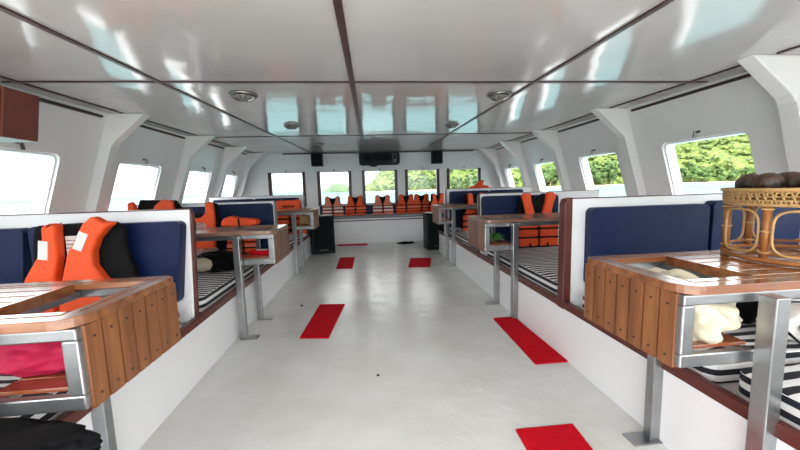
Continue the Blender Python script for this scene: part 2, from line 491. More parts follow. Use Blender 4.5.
# ------------------------------------------------------------------ raised side platforms and front bench
def platform(side, xa, label):
    t = thing('seating_platform', label, 'platform')
    xo = wall_x(side, .2) - side * .08
    ye = 7.1 if side > 0 else 8.66
    mb = MB(); mb.box(xa, xo, Y0 + .02, ye, 0, .43)
    mb.build('base', BENCHW, t)
    if side > 0:
        mb = MB(); mb.box(xa + .30, xo, ye, Y1 - .02, 0, .43); mb.build('base', BENCHW, t)
    mb = MB(); mb.box(xa - side * .012, xa + side * .03, Y0 + .02, ye, .415, .475); mb.build('edge_trim', BROWN, t, bevel=.006)
    return t


platform(-1, -1.33, 'long white raised platform with a maroon edge strip, on the side facing the open sea')
platform(1, 1.52, 'long white raised platform with a maroon edge strip, on the side with the green shore')

t = thing('front_bench', 'white bench with a grey padded top under the front windows', 'bench')
mb = MB(); mb.box(-1.31, 1.80, 8.70, Y1 - .02, 0, .66); mb.build('base', BENCHW, t)
mb = MB(); mb.box(-1.31, 1.80, 8.66, Y1 - .02, .66, .73); mb.build('seat_pad', GREY, t, bevel=.02)
mb = MB(); mb.box(-1.31, 1.80, 8.655, 8.665, .60, .625); mb.build('stripe', BROWN, t)
mb = MB(); mb.box(-1.31, 1.80, Y1 - .07, Y1 - .02, .74, 1.0); mb.build('backrest', NAVY, t, bevel=.015)


# ------------------------------------------------------------------ partitions with seat backs
def partition(side, y, x_aisle, x_out, ztop, cushions, label, post=BROWN, pw=.035, pd=.03, mirror_back=True, lean=0):
    t = thing('seat_partition', label, 'seat back', (0, y, 0))
    z0 = .44
    s = side
    # board with a rounded inner foot
    mb = MB(); mb.plate([(x_aisle + s * lean, z0), (x_out, z0), (x_out, ztop), (x_aisle, ztop)], [], lambda x, z: (x, -.03, z), lambda x, z: (x, .03, z)); mb.build('board', BENCHW, t, bevel=.006)
    # maroon end post with rounded shoulder and thin cap along the top
    prof = [(x_aisle - s * (.015 - lean), z0 - .03), (x_aisle - s * .015, ztop - .04), (x_aisle + s * .0, ztop), (x_aisle + s * pw, ztop + .012),
            (x_aisle + s * (pw + lean), z0 - .03)]
    mb = MB(); mb.plate(prof, [], lambda x, z: (x, -pd, z), lambda x, z: (x, pd, z)); mb.build('end_post', post, t, bevel=.006)
    mb = MB(); mb.box(x_aisle + s * .03, x_out, -.036, .036, ztop, ztop + .006); mb.build('top_cap', BROWN, t)
    # white fillet where the board turns into the platform top
    mb = MB(); mb.plate([(x_aisle + s * .05, z0 + .0), (x_aisle + s * .05, z0 + .16), (x_aisle + s * .075, z0 + .08), (x_aisle + s * .14, z0 + .02), (x_aisle + s * .22, z0)], [],
                        lambda x, z: (x, -.06, z), lambda x, z: (x, -.03, z)); mb.build('corner_fillet', BENCHW, t)
    # a seam line welt between cushions is left as the gap between them
    for a, b, zb, zt in cushions:
        for sg in ((-1, 1) if mirror_back else (-1,)):
            x0, x1 = sorted((a, b))
            out = rrect(x0, x1, zb, zt, .045, 4)
            yo, yi = sg * .03, sg * .115
            mb = MB(); mb.plate(out, [], lambda x, z: (x, yo, z), lambda x, z: (x, yi, z))
            mb.v = [(p[0] + (s * lean * 1.9 * (zt - p[2]) / (zt - zb) if abs(p[0] - a) < .06 else 0), p[1], p[2]) for p in mb.v]
            mb.build('back_cushion', NAVY, t, smooth=False, bevel=.03, seg=3)
    return t


G_P = 'navy padded seat partitions'
partition(-1, 2.62, -1.33, -3.22, 1.295, [(-1.352, -2.36, .60, 1.215), (-2.385, -3.18, .60, 1.205)],
          'navy padded seat partition nearest the camera, behind the table with the magenta cloth', lean=.04, pd=.022, pw=.03)
partition(-1, 4.85, -1.33, -3.22, 1.285, [(-1.345, -2.1, .6, 1.26), (-2.12, -2.65, .6, 1.24), (-2.67, -3.15, .6, 1.24)],
          'navy padded partition behind the table whose shelf holds a red packet', post=GREY, pw=.012, pd=.03)
partition(-1, 7.05, -1.33, -3.2, 1.34, [(-1.42, -2.3, .6, 1.29), (-2.32, -3.1, .6, 1.29)],
          'farthest navy padded partition on the open sea side', post=GREY, pw=.015)
partition(1, 2.45, 1.52, 3.52, 1.285, [(1.68, 2.66, .60, 1.215), (2.69, 3.48, .60, 1.235)],
          'navy padded seat partition behind the rattan basket', pw=.05, pd=.04)
partition(1, 4.46, 1.52, 3.28, 1.30, [(1.545, 2.12, .6, 1.27), (2.14, 2.62, .6, 1.265)],
          'partition half navy half bare white, an orange life jacket leaning on it', post=CABB2, pw=.02)
partition(1, 6.50, 1.52, 3.3, 1.37, [(1.6, 2.4, .6, 1.325), (2.42, 3.1, .6, 1.325)],
          'farthest navy padded partition on the green shore side', post=BENCHW)


# ------------------------------------------------------------------ striped mattresses
def mattress(side, x0, x1, y0, y1, label):
    mb = MB(); out = rrect(min(x0, x1), max(x0, x1), y0, y1, .06, 4)
    cx, cy = (x0 + x1) / 2, (y0 + y1) / 2
    mb.plate([(p[0] - cx, p[1] - cy) for p in out], [], lambda x, y: (x, y, 0), lambda x, y: (x, y, .135))
    o = mb.build('striped_mattress', STRIPE, bevel=.022, seg=3, loc=(cx, cy, .432)); tag(o, label, 'mattress', None)
    return o


mattress(-1, -1.385, -3.25, .0, 2.48, 'striped mattress under the near table with the magenta cloth')
mattress(-1, -1.385, -3.2, 2.76, 4.70, 'striped mattress carrying the black bag with a pale patch')
mattress(-1, -1.385, -3.2, 5.0, 6.9, 'striped mattress between the second and third navy partitions, open sea side')
mattress(-1, -1.385, -3.1, 7.2, 8.6, 'striped mattress beyond the farthest partition, open sea side')
mattress(1, 1.575, 3.6, -.3, 1.24, 'striped mattress nearest the camera on the green shore side')
mattress(1, 1.575, 3.6, 1.33, 2.31, 'striped mattress carrying the white bag with black lettering, by the basket table')
mattress(1, 1.575, 3.6, 2.59, 4.32, 'striped mattress with the orange life jacket at its back')
mattress(1, 1.575, 3.6, 4.6, 6.36, 'striped mattress behind the half white partition')
mattress(1, 1.88, 3.6, 7.15, 8.6, 'striped mattress beyond the farthest partition, green shore side')


# ------------------------------------------------------------------ tables
def table(side, x, y, z, label, length=1.75, fresh=True, xfloor=1.515):
    """x,y = aisle near corner of the top; extends outboard by length and forward .62"""
    D = .585; s = side; lx = abs(xfloor - x)
    TX = TEAK_X if fresh else AGED_X; TZ = TEAK_Z if fresh else AGED_Z
    t = thing('slatted_table', label, 'table', (x, y, 0), 0)
    def X(a): return s * a
    hx0, hx1, hy0, hy1 = .095, .42, .10, .50
    # border of the top: aisle rim, near rim with rounded corner, far rim
    mb = MB()
    r = .09; cor = [(r - r * math.cos(a), r - r * math.sin(a)) for a in [math.radians(q) for q in range(0, 91, 15)]]
    outer = cor + [(length, 0), (length, .055), (hx1, .055), (hx1, .05), (.055 + .04, .05), (.055, .05 + .04), (.055, D - .055), (length, D - .055), (length, D), (.03, D), (0, D - .03)]
    mb.plate([(X(a), b) for a, b in outer], [], lambda a, b: (a, b, z - .035), lambda a, b: (a, b, z))
    mb.build('rim', TX, t, bevel=.004)
    # aisle side filler plank and slats
    ys = [.06, .105]; k = 0
    mb = MB(); mb.box(X(.058), X(hx0), .06, D - .058, z - .03, z - .001)      # plank along the opening
    mb.build('slat', TX, t, bevel=.004)
    mb = MB(); mb.box(X(hx0 + .003), X(length), .06, hy0, z - .03, z - .001); mb.build('slat', TX, t, bevel=.004)
    mb = MB(); mb.box(X(hx0 + .003), X(length), hy1, D - .06, z - .03, z - .001); mb.build('slat', TX, t, bevel=.004)
    nsl = 5; wsl = (hy1 - hy0 - .008) / nsl
    for i in range(nsl):
        a = hy0 + .006 + i * wsl
        mb = MB(); mb.box(X(hx1), X(length), a, a + wsl - .008, z - .03, z - .001); mb.build('slat', TX, t, bevel=.004)
    mb = MB(); mb.box(X(hx1 - .012), X(hx1), hy0, hy1, z - .045, z + .001); mb.build('opening_lip', TX, t)
    # steel frame under the top
    mb = MB(); zt = z - .037
    mb.box(X(.014), X(length - .02), .012, .042, zt - .042, zt)
    mb.box(X(.03), X(length - .02), D - .042, D - .012, zt - .042, zt)
    mb.box(X(.42), X(.45), .042, D - .042, zt - .042, zt)
    mb.box(X(length - .05), X(length - .02), .042, D - .042, zt - .042, zt)
    # box of the bin
    zb = z - .318
    for yy in (.012, D - .042):
        xs = .012 if yy < .1 else .03
        mb.box(X(xs), X(.066), yy, yy + .03, zb + .042, zt - .042)
        mb.box(X(xs), X(lx), yy, yy + .03, zb - .012, zb + .042)
    mb.box(X(lx - .045), X(lx), D - .042, D - .012, zb + .042, zt - .042)
    mb.box(X(.03), X(.06), .042, D - .042, zb + .002, zb + .03)
    mb.box(X(lx - .03), X(lx), .042, D - .042, zb + .002, zb + .03)
    mb.build('steel_frame', STEEL, t, bevel=.006)
    # shelf
    n = 6; wd = (D - .10) / n
    mb = MB()
    for i in range(n):
        a = .05 + i * wd; mb.box(X(.05), X(lx - .005), a, a + wd - .008, zb + .042, zb + .058)
    mb.build('shelf', TEAK_R, t, bevel=.003)
    # upright boards facing the aisle
    n = 7; wd = (D - .034) / n
    for i in range(n):
        a = .036 + i * wd; b = a + wd - .010
        drop = .016
        prof = [(a, zb - .02), (a + .006, zb - drop - .006), (b - .006, zb - drop - .006), (b, zb - .02), (b, z - .036), (a, z - .036)]
        mb = MB(); mb.plate(prof, [], lambda p, q: (X(.004), p, q), lambda p, q: (X(.028), p, q))
        o = mb.build('side_board', TZ, t, bevel=.003)
        if i < 8:
            for zz in (z - .085, zb + .02):
                mb = MB(); c_ = ((a + b) / 2, zz)
                mb.plate([(c_[0] + .005 * math.cos(k * PI / 4), c_[1] + .005 * math.sin(k * PI / 4)) for k in range(8)], [], lambda p, q: (X(.002), p, q), lambda p, q: (X(.006), p, q))
                mb.build('screw', GAP, o)
    # two legs standing on the deck at the platform edge, one outboard leg on the platform
    for yy, ztp, dp in ((-.074, zt, .060), (.415, zb, .048)):
        mb = MB(); mb.box(X(lx - .055), X(lx + .004), yy, yy + dp, .008, ztp)
        o = mb.build('leg', STEEL, t, bevel=.004)
        mb = MB(); mb.box(X(lx - .16), X(lx), yy - .02, yy + .068, 0, .009); mb.build('foot_plate', STEEL, o)
    mb = MB(); mb.box(X(length - .12), X(length - .08), .25, .29, .57, zt); mb.build('leg', STEEL, t, bevel=.004)
    return t


table(-1, -.985, 1.155, 1.0, 'orange teak slatted table nearest the camera, magenta cloth on its shelf', xfloor=-1.325)
table(-1, -.92, 3.26, 1.04, 'weathered slatted table holding a red packet in its end shelf', fresh=False, xfloor=-1.28)
table(-1, -.94, 5.74, 1.09, 'farthest slatted table on the open sea side, tan pouch in its shelf', fresh=False, xfloor=-1.29, length=1.6)
table(1, 1.17, 1.10, 1.0, 'glossy orange teak table carrying the rattan basket of fruit', length=1.9, xfloor=1.52)
table(1, 1.18, 3.29, 1.055, 'weathered slatted table with green leaves in its end shelf', fresh=False, xfloor=1.515)
table(1, 1.23, 5.76, 1.085, 'farthest slatted table on the green shore side, beside a floor speaker', fresh=False, xfloor=1.515)


# ------------------------------------------------------------------ life jackets
def jacket(name_label, loc, rotz=0, body=None, tilt=0, group='orange life jackets', sc=1.0, stripes=True, kind='closed'):
    body = body or ORANGE
    t = thing('life_jacket', name_label, 'life jacket', loc, rotz, group)
    t.rotation_euler = (tilt, 0, rotz); t.scale = (sc, sc, sc)
    for s in (-1, 1):
        # front half: wide at the hem, armhole cut, narrow shoulder
        prof = [(.012, 0), (.235, 0), (.245, .06), (.235, .24), (.19, .30), (.165, .38), (.165, .49), (.15, .525), (.095, .53), (.075, .50), (.06, .40), (.02, .30), (.012, .25)]
        if kind == 'open':
            prof = [(.05, 0), (.25, 0), (.26, .06), (.225, .20), (.15, .34), (.125, .45), (.14, .53), (.105, .56), (.05, .53), (.04, .42), (.06, .30), (.065, .2)]
        mb = MB(); mb.plate([(s * a, b) for a, b in prof], [], lambda x, z: (x, -.085, z), lambda x, z: (x, -.035, z))
        p = mb.build('front_panel', body, t, bevel=.016, seg=3)
        if stripes:
            for zz in ((.10, .19) if body is FADED else (.16,)):
                mb = MB(); mb.box(s * .03, s * .225, -.0905, -.087, zz, zz + .036)
                mb.build('reflective_strip', REFL if body is FADED else FADED, p)
        # armhole piping
        mb = MB(); mb.tube([(s * a, -.06, b) for a, b in prof[3:7]], .010, 6); mb.build('piping', BLACKF, p)
    # back panel with neck cut
    prof = [(-.22, .02), (.22, .02), (.235, .24), (.175, .34), (.165, .50), (.12, .53), (.07, .50), (0, .47), (-.07, .50), (-.12, .53), (-.165, .50), (-.175, .34), (-.235, .24)]
    mb = MB(); mb.plate(prof, [], lambda x, z: (x, -.034, z), lambda x, z: (x, .02, z)); mb.build('back_panel', MESHF, t, bevel=.014)
    if kind != 'open':
        for zz in (.055, .135 if body is not FADED else .15, .225):
            mb = MB()
            mb.box(-.245, .245, -.092, -.086, zz, zz + .020)
            for s in (-1, 1): mb.box(s * .238, s * .247, -.09, .01, zz, zz + .02)
            mb.build('strap', BLACKF, t)
            mb = MB(); mb.box(-.028, .028, -.104, -.09, zz - .006, zz + .027); mb.build('buckle', BLACKP, t, bevel=.004)
    else:
        mb = MB(); mb.box(-.26, -.04, -.092, -.086, .02, .045); mb.box(.04, .26, -.092, -.086, .02, .045); mb.build('strap', BLACKF, t)
    return t


# row on the front bench
jk = [(-.95, FADED, 'faded pink-orange life jacket at the end of the front bench beside the left floor speaker'),
      (-.35, ORANGE, 'bright orange life jacket under the gap left of the front centre window'),
      (.38, FADED, 'pale striped life jacket below the front centre window, under the black console'),
      (1.02, ORANGE, 'orange life jacket below the post right of the front centre window'),
      (1.44, ORANGE, 'orange life jacket on the front bench just left of the end speaker'),
      ]
first = {}
for i, (x, b, lab) in enumerate(jk):
    rz = random.uniform(-.08, .08)
    if b not in first:
        first[b] = jacket(lab, (x, 8.97, .732), rz, b, tilt=-.10)
        first[b].scale = (1.15, 1, 1.0)
    else:
        o = dup(first[b], (x, 8.97, .732), rz, lab)
    (first[b] if i < 0 else None)
dup(first[ORANGE], (1.83, 8.80, .735), .5, 'orange life jacket partly hidden behind the far shore side table')
dup(first[ORANGE], (-.60, 8.86, .735), -.06, 'orange life jacket overlapping its neighbour left of the front centre window') if False else None

# L1: splayed open jacket on the near partition
t = thing('life_jacket', 'open orange life jacket with white patches and black mesh, on the nearest seat partition', 'life jacket', (0, 2.40, 0), 0, 'orange life jackets')
polyA = [(-2.40, .64), (-2.12, .64), (-2.08, .92), (-2.055, 1.02), (-2.045, 1.19), (-2.04, 1.23), (-2.085, 1.245), (-2.13, 1.22), (-2.135, 1.14), (-2.18, 1.02), (-2.26, .90)]
polyB = [(-2.10, .64), (-1.72, .64), (-1.74, .78), (-1.80, .87), (-1.845, .95), (-1.84, 1.04), (-1.80, 1.13), (-1.735, 1.20), (-1.69, 1.235), (-1.76, 1.245), (-1.82, 1.285), (-1.88, 1.235), (-1.93, 1.15), (-2.0, 1.03), (-2.04, .90), (-2.07, .8)]
back_ = [(-2.30, .66), (-1.62, .66), (-1.63, .80), (-1.655, .92), (-1.69, 1.05), (-1.68, 1.20), (-1.74, 1.235), (-1.95, 1.235), (-2.24, 1.225), (-2.27, 1.1)]
mb = MB(); mb.plate(back_, [], lambda x, z: (x, .02, z), lambda x, z: (x, .075, z)); mb.build('back_panel', MESHF, t, bevel=.02, seg=3)
for P_, ptc in ((polyA, (-2.125, 1.07, .028, .062, -.15)), (polyB, (-1.895, 1.12, .028, .062, -.45))):
    mb = MB(); mb.plate(P_, [], lambda x, z: (x, -.06, z), lambda x, z: (x, .018, z)); p = mb.build('front_panel', ORANGE, t, bevel=.022, seg=3)
    cx, cz, hw, hh, an = ptc; mb = MB(); ca, sa = math.cos(an), math.sin(an)
    mb.plate([(cx + a * ca - b * sa, cz + a * sa + b * ca) for a, b in ((-hw, -hh), (hw, -hh), (hw, hh), (-hw, hh))], [],
             lambda x, z: (x, -.066, z), lambda x, z: (x, -.0585, z)); mb.build('white_patch', REFL, p)
mb = MB()
mb.tube([(-1.63, .02, .80), (-1.655, .01, .95), (-1.685, .01, 1.08), (-1.68, .02, 1.2)], .014, 8); mb.build('piping', BLACKF, t)
mb = MB(); mb.box(-2.045, -1.95, .01, .021, 1.02, 1.15); lb = mb.build('instruction_label', REFL, t)
mb = MB()
for i in range(4): mb.box(-2.04, -1.955, .007, .0105, 1.04 + i * .026, 1.047 + i * .026)
mb.build('printed_lines', GREY, lb)

# L2 jackets
t = thing('life_jacket', 'orange life jacket standing upright behind the weathered table, beside the maroon end post', 'life jacket', (0, 4.52, 0), 0, 'orange life jackets')
mb = MB(); mb.plate([(-2.31, .70), (-2.34, 1.0), (-2.40, 1.17), (-2.36, 1.21), (-2.29, 1.175), (-2.23, 1.11), (-2.14, 1.10), (-2.07, 1.15), (-2.05, 1.29), (-2.0, 1.315), (-1.955, 1.28), (-1.95, 1.1), (-1.975, .70)], [],
                    lambda x, z: (x * 1.02, -.06, z), lambda x, z: (x * 1.02, -.005, z)); p = mb.build('front_panel', ORANGE, t, bevel=.02, seg=3)
mb = MB(); mb.plate([(-2.26, .98), (-2.05, .98), (-2.06, 1.03), (-2.12, 1.05), (-2.2, 1.04), (-2.27, 1.02)], [], lambda x, z: (x * 1.02, -.066, z), lambda x, z: (x * 1.02, -.058, z)); mb.build('printed_mark', PATTERN, p)
mb = MB(); mb.plate([(-2.36, .62), (-1.95, .62), (-1.90, 1.0), (-1.93, 1.28), (-2.02, 1.30), (-2.1, 1.15), (-2.3, 1.18), (-2.40, 1.12)], [], lambda x, z: (x * 1.02, -.004, z), lambda x, z: (x * 1.02, .05, z)); mb.build('back_panel', MESHF, t, bevel=.015)
mb = MB(); mb.box(-2.37, -2.0, -.07, -.062, .82, .85); mb.build('strap', BLACKF, t)
o = jacket('orange life jacket with black straps seen below the weathered table top', (-1.66, 4.52, .57), .05, ORANGE, sc=.86)
t = thing('life_jacket', 'folded orange life jacket lying over the back edge of the weathered table', 'life jacket', (-1.66, 4.44, 0), 0, 'orange life jackets')
mb = MB(); mb.plate([(-.23, 1.0), (.20, 1.0), (.23, 1.04), (.20, 1.08), (.0, 1.10), (-.12, 1.13), (-.19, 1.10), (-.22, 1.06)], [], lambda x, z: (x, -.06, z - .01), lambda x, z: (x, .10, z - .01)); mb.build('front_panel', ORANGE, t, bevel=.02, seg=3)
mb = MB(); mb.box(-.01, .01, -.066, .105, .99, 1.09); mb.build('strap', BLACKF, t)
t = thing('life_jacket', 'orange life jacket peeking over the nearest partition with a black collar', 'life jacket', (-2.80, 4.64, 0), 0, 'orange life jackets')
mb = MB(); mb.plate([(-.30, .56), (.22, .56), (.25, 1.2), (.24, 1.33), (.12, 1.36), (.02, 1.28), (-.04, 1.18), (-.2, 1.18), (-.25, 1.34), (-.31, 1.32), (-.33, 1.1)], [], lambda x, z: (x, -.05, z), lambda x, z: (x, .02, z)); mb.build('front_panel', ORANGE, t, bevel=.02, seg=3)
mb = MB(); mb.plate([(-.27, .60), (.30, .60), (.33, 1.2), (.25, 1.34), (-.20, 1.36), (-.26, 1.2)], [], lambda x, z: (x, .021, z), lambda x, z: (x, .07, z)); mb.build('back_panel', MESHF, t, bevel=.02, seg=3)
# L3
o = jacket('large orange life jacket with black straps standing against the far open sea side partition', (-1.57, 6.82, .57), 0, ORANGE, sc=1.3, stripes=False)
mb = MB(); mb.plate([(-.17, .34), (.17, .34), (.18, .52), (-.18, .52)], [], lambda x, z: (x, -.11, z), lambda x, z: (x, -.088, z)); mb.build('collar', ORANGE, o, bevel=.012)
mb = MB()
for i in range(9):
    mb.box(-.085 + i * .02, -.072 + i * .02, -.113, -.109, .40 + (i % 3) * .008, .45 - (i % 2) * .012)
mb.build('printed_mark', BLACKF, o)
# R2
t = thing('life_jacket', 'open orange life jacket leaning on the half white partition, straps across its front', 'life jacket', (2.25, 4.27, .57), 0, 'orange life jackets'); t.scale = (.86, 1, .98)
for s_ in (-1, 1):
    mb = MB(); mb.plate([(s_ * a, b) for a, b in [(.035, .36), (.19, .36), (.215, .50), (.25, .62), (.285, .70), (.23, .745), (.13, .74), (.115, .62), (.06, .46)]], [], lambda x, z: (x, -.09, z), lambda x, z: (x, -.03, z)); p = mb.build('shoulder_panel', ORANGE, t, bevel=.018, seg=3)
    for z0_, z1_ in ((.02, .125), (.15, .245), (.27, .355)):
        mb = MB(); mb.plate(rrect(min(s_ * .02, s_ * .31), max(s_ * .02, s_ * .31), z0_, z1_, .02, 3), [], lambda x, z: (x, -.10, z), lambda x, z: (x, -.03, z)); mb.build('front_panel', ORANGE, t, bevel=.014)
    mb = MB(); mb.tube([(s_ * a, -.06, b) for a, b in [(.20, .37), (.225, .50), (.26, .62), (.295, .70)]], .014, 6); mb.build('piping', BLACKF, p)
    mb = MB(); mb.box(s_ * .13, s_ * .155, -.108, -.10, .0, .06); mb.build('buckle_tail', BLACKF, t)
for zz in (.128, .248, .0): 
    mb = MB(); mb.box(-.32, .32, -.098, -.07, zz, zz + .022); mb.build('strap', BLACKF, t)
mb = MB(); mb.plate([(-.32, 0), (.32, 0), (.33, .38), (.24, .72), (.10, .73), (0, .66), (-.10, .73), (-.24, .72), (-.33, .38)], [], lambda x, z: (x, -.03, z), lambda x, z: (x, .03, z)); mb.build('back_panel', MESHF, t, bevel=.015)
# R3
jacket('orange life jacket half hidden behind the far shore side table', (2.02, 6.28, .57), .5, ORANGE, sc=1.35, stripes=False)
t = thing('life_jacket', 'orange life jacket slung over the top of the farthest shore side partition', 'life jacket', (2.30, 6.76, 0), 0, 'orange life jackets')
mb = MB(); mb.plate([(-.25, .56), (.25, .56), (.28, 1.3), (.2, 1.42), (.08, 1.44), (.12, 1.54), (.02, 1.52), (-.08, 1.43), (-.2, 1.40), (-.27, 1.3)], [], lambda x, z: (x, -.05, z), lambda x, z: (x, .03, z)); mb.build('front_panel', ORANGE, t, bevel=.02)
mb = MB(); mb.plate([(-.2, .58), (.2, .58), (.2, 1.3), (-.2, 1.3)], [], lambda x, z: (x, .031, z), lambda x, z: (x, .06, z)); mb.build('back_panel', MESHF, t, bevel=.01)

# ------------------------------------------------------------------ red mats
G_M = 'red carpet mats on the deck'
for pts, lab in (([(.79, 1.69), (1.135, 1.69), (1.09, 1.02), (.76, 1.02)], 'red mat nearest the camera, cut off by the bottom of the picture'),
                 ([(1.25, 2.34), (1.52, 2.34), (1.50, 3.27), (1.27, 3.27)], 'long red mat along the foot of the shore side platform'),
                 ([(-.71, 3.11), (-.43, 3.07), (-.34, 4.0), (-.65, 4.04)], 'long red mat on the open sea side of the aisle'),
                 ([(-.63, 5.92), (-.33, 5.89), (-.33, 6.88), (-.64, 6.9)], 'small red mat near the left floor speaker'),
                 ([(.66, 5.76), (1.05, 5.70), (1.21, 6.42), (.80, 6.50)], 'small skewed red mat before the right floor speaker'),
                 ([(-.84, 8.44), (-.07, 8.36), (-.06, 8.60), (-.84, 8.64)], 'narrow red mat lying along the foot of the front bench')):
    cx = sum(p[0] for p in pts) / 4; cy = sum(p[1] for p in pts) / 4
    mb = MB(); mb.plate([(p[0] - cx, p[1] - cy) for p in pts], [], lambda x, y: (x, y, 0), lambda x, y: (x, y, .012))
    tag(mb.build('red_mat', RED, bevel=.004, loc=(cx, cy, .001)), lab, 'mat', G_M)


# ------------------------------------------------------------------ floor speakers
def floor_speaker(loc, rz, w_, h, label):
    t = thing('floor_speaker', label, 'speaker', loc, rz)
    mb = MB(); mb.box(-w_ / 2, w_ / 2, 0, .42, .0, h); mb.build('cabinet', CABD, t, bevel=.015)
    mb = MB(); mb.box(-w_ / 2 + .025, w_ / 2 - .025, -.014, .0, .05, h - .03); mb.build('grille', GRILLE, t, bevel=.006)
    mb = MB(); mb.box(-.09, .09, -.018, -.0135, .085, .10); mb.build('badge', GREY, t)
    for sx in (-1, 1):
        mb = MB(); mb.box(sx * (w_ / 2 - .06), sx * (w_ / 2 + .006), -.006, .05, h - .06, h + .006); mb.build('corner_cap', BLACKP, t, bevel=.006)
    return t


floor_speaker((-1.03, 7.42, 0), math.radians(14), .50, .86, 'dark floor speaker standing beside the open sea side platform')
floor_speaker((1.54, 7.30, 0), math.radians(3), .50, .84, 'dark floor speaker standing beside the shore side platform')

# ------------------------------------------------------------------ equipment on the front wall
t = thing('audio_console', 'wide black audio console hung under the ceiling at the front', 'console', (.33, 8.98, 0))
mb = MB(); mb.plate([(-.53, 2.38), (.53, 2.38), (.55, 2.30), (.54, 2.10), (.50, 2.055), (-.48, 2.055), (-.53, 2.10)], [], lambda x, z: (x, -.12, z), lambda x, z: (x, .11, z)); mb.build('body', BLACKP, t, bevel=.015)
mb = MB(); mb.box(-.40, -.18, -.126, -.119, 2.16, 2.33); mb.build('drawer_panel', GRILLE, t, bevel=.003)
mb = MB(); mb.box(-.12, .28, -.126, -.119, 2.16, 2.33); mb.build('display', GRILLE, t, bevel=.003)
mb = MB(); mb.plate(rrect(.36, .46, 2.12, 2.34, .01, 2), [rrect(.37, .45, 2.13, 2.33, .008, 2)], lambda x, z: (x, -.128, z), lambda x, z: (x, -.119, z)); mb.build('panel_outline', GREY, t)
mb = MB(); mb.box(.40, .42, -.127, -.119, 2.15, 2.19); mb.build('indicator', PAPER, t)
mb = MB(); mb.tube([(-.25, -.06, 2.056), (-.22, -.08, 2.03), (-.10, -.08, 2.03), (-.06, -.06, 2.056)], .02, 8); mb.build('handle', BLACKP, t)
for x, lab in ((-1.30, 'small black box speaker on the front wall, left of the console'), (1.90, 'small black box speaker on the front wall, right of the console')):
    t = thing('wall_speaker', lab, 'speaker', (x, 8.97, 0))
    mb = MB(); mb.box(-.145, .145, -.08, .12, 2.06, 2.39); mb.build('cabinet', BLACKP, t, bevel=.01)
    mb = MB(); mb.box(-.125, .125, -.09, -.079, 2.08, 2.37); mb.build('grille', GRILLE, t, bevel=.004)

# brown speaker box on the left wall
t = thing('wall_speaker', 'brown box speaker hanging high beside the nearest open sea side window', 'speaker', (-2.8, 2.9, 0))
mb = MB(); mb.plate([(-.14, 1.87), (.13, 1.87), (.19, 2.23), (-.10, 2.23)], [], lambda x, z: (x, -.14, z), lambda x, z: (x, .13, z)); mb.build('cabinet', CABB, t, bevel=.005)
mb = MB(); mb.plate([(-.12, 1.89), (.115, 1.89), (.17, 2.21), (-.08, 2.21)], [], lambda x, z: (x, -.15, z), lambda x, z: (x, -.138, z)); mb.build('grille', GRILLE, t)
mb = MB(); mb.tube([(.03, .0, 2.22), (.03, .0, 2.365)], .012, 8); mb.build('bracket', STEEL, t)
mb = MB(); mb.tube([(-.05, .0, 2.22), (-.05, .0, 2.365)], .012, 8); mb.build('bracket', STEEL, t)

# ------------------------------------------------------------------ ceiling lamps
lamp0 = None
for x, y, r_, lab in ((-1.17, 3.46, .13, 'large round chrome ceiling lamp nearest the camera, open sea side'),
                      (-1.08, 5.12, .115, 'round ceiling lamp second from the camera, open sea side'),
                      (-.97, 7.2, .10, 'small far ceiling lamp above the left black wall speaker'),
                      (1.42, 3.49, .125, 'round chrome ceiling lamp nearest the camera, shore side'),
                      (1.35, 5.2, .11, 'round ceiling lamp farthest on the shore side')):
    if lamp0 is None:
        lamp0 = thing('ceiling_lamp', lab, 'lamp', (x, y, zc(y)), 0, 'round ceiling lamps')
        mb = MB(); mb.lathe([(1.0, 0), (1.0, -.12), (.93, -.22), (.80, -.24), (.78, -.1)], 32); mb.build('rim', CHROME, lamp0, smooth=True)
        mb = MB(); mb.lathe([(.79, -.05), (.76, -.30), (.6, -.42), (.35, -.48), (.05, -.5)], 32); dm = mb.build('dome', FROST, lamp0, smooth=True)
        for k in range(12):
            a = 2 * PI * k / 12; mb = MB()
            mb.tube([(.80 * math.cos(a), .80 * math.sin(a), -.24), (.62 * math.cos(a), .62 * math.sin(a), -.42), (.3 * math.cos(a), .3 * math.sin(a), -.50)], .03, 5); mb.build('guard_wire', CHROME, lamp0)
        lamp0.scale = (r_, r_, r_ * 1.0)
    else:
        dup(lamp0, (x, y, zc(y)), 0, lab, scale=(r_, r_, r_))

# ------------------------------------------------------------------ rattan basket of fruit
BX, BY, BZ, BR = 2.15, 1.40, 1.001, .325
t = thing('rattan_basket', 'footed round rattan basket with a woven rim standing on the teak table', 'basket', (BX, BY, BZ))
def ring(r, z, n=48): return [(r * math.cos(2 * PI * k / n), r * math.sin(2 * PI * k / n), z) for k in range(n)]
mb = MB()
for z_, rr, tt in ((.345, BR, .009), (.338, BR - .012, .007), (.275, BR - .015, .009)): mb.tube(ring(rr, z_), tt, 8, True)
mb.build('rim', CANE, t, smooth=True)
mb = MB()
NW = 64
for k in range(NW):
    a = 2 * PI * k / NW
    for sg in (-1, 1):
        pts = []
        for q in range(5):
            f_ = q / 4; aa = a + sg * (f_ - .5) * .075; rr = BR - .014 + .004 * f_ + .004 * sg * math.cos(f_ * PI * 2)
            pts.append((rr * math.cos(aa), rr * math.sin(aa),   .275 + .065 * f_))
        mb.tube(pts, .0055, 4)
for j in range(3):
    pts = []
    for k in range(NW * 2):
        a = PI * k / NW; rr = BR - .012 + (.006 if (k + j) % 2 else -.006); pts.append((rr * math.cos(a), rr * math.sin(a), .295 + .018 * j))
    mb.tube(pts, .0055, 4, True)
mb.build('woven_band', CANE, t, smooth=True)
mb = MB(); mb.lathe([(.0, .272), (BR - .02, .272), (BR - .025, .31), (.0, .316)], 40); mb.build('tray', CANED, t)
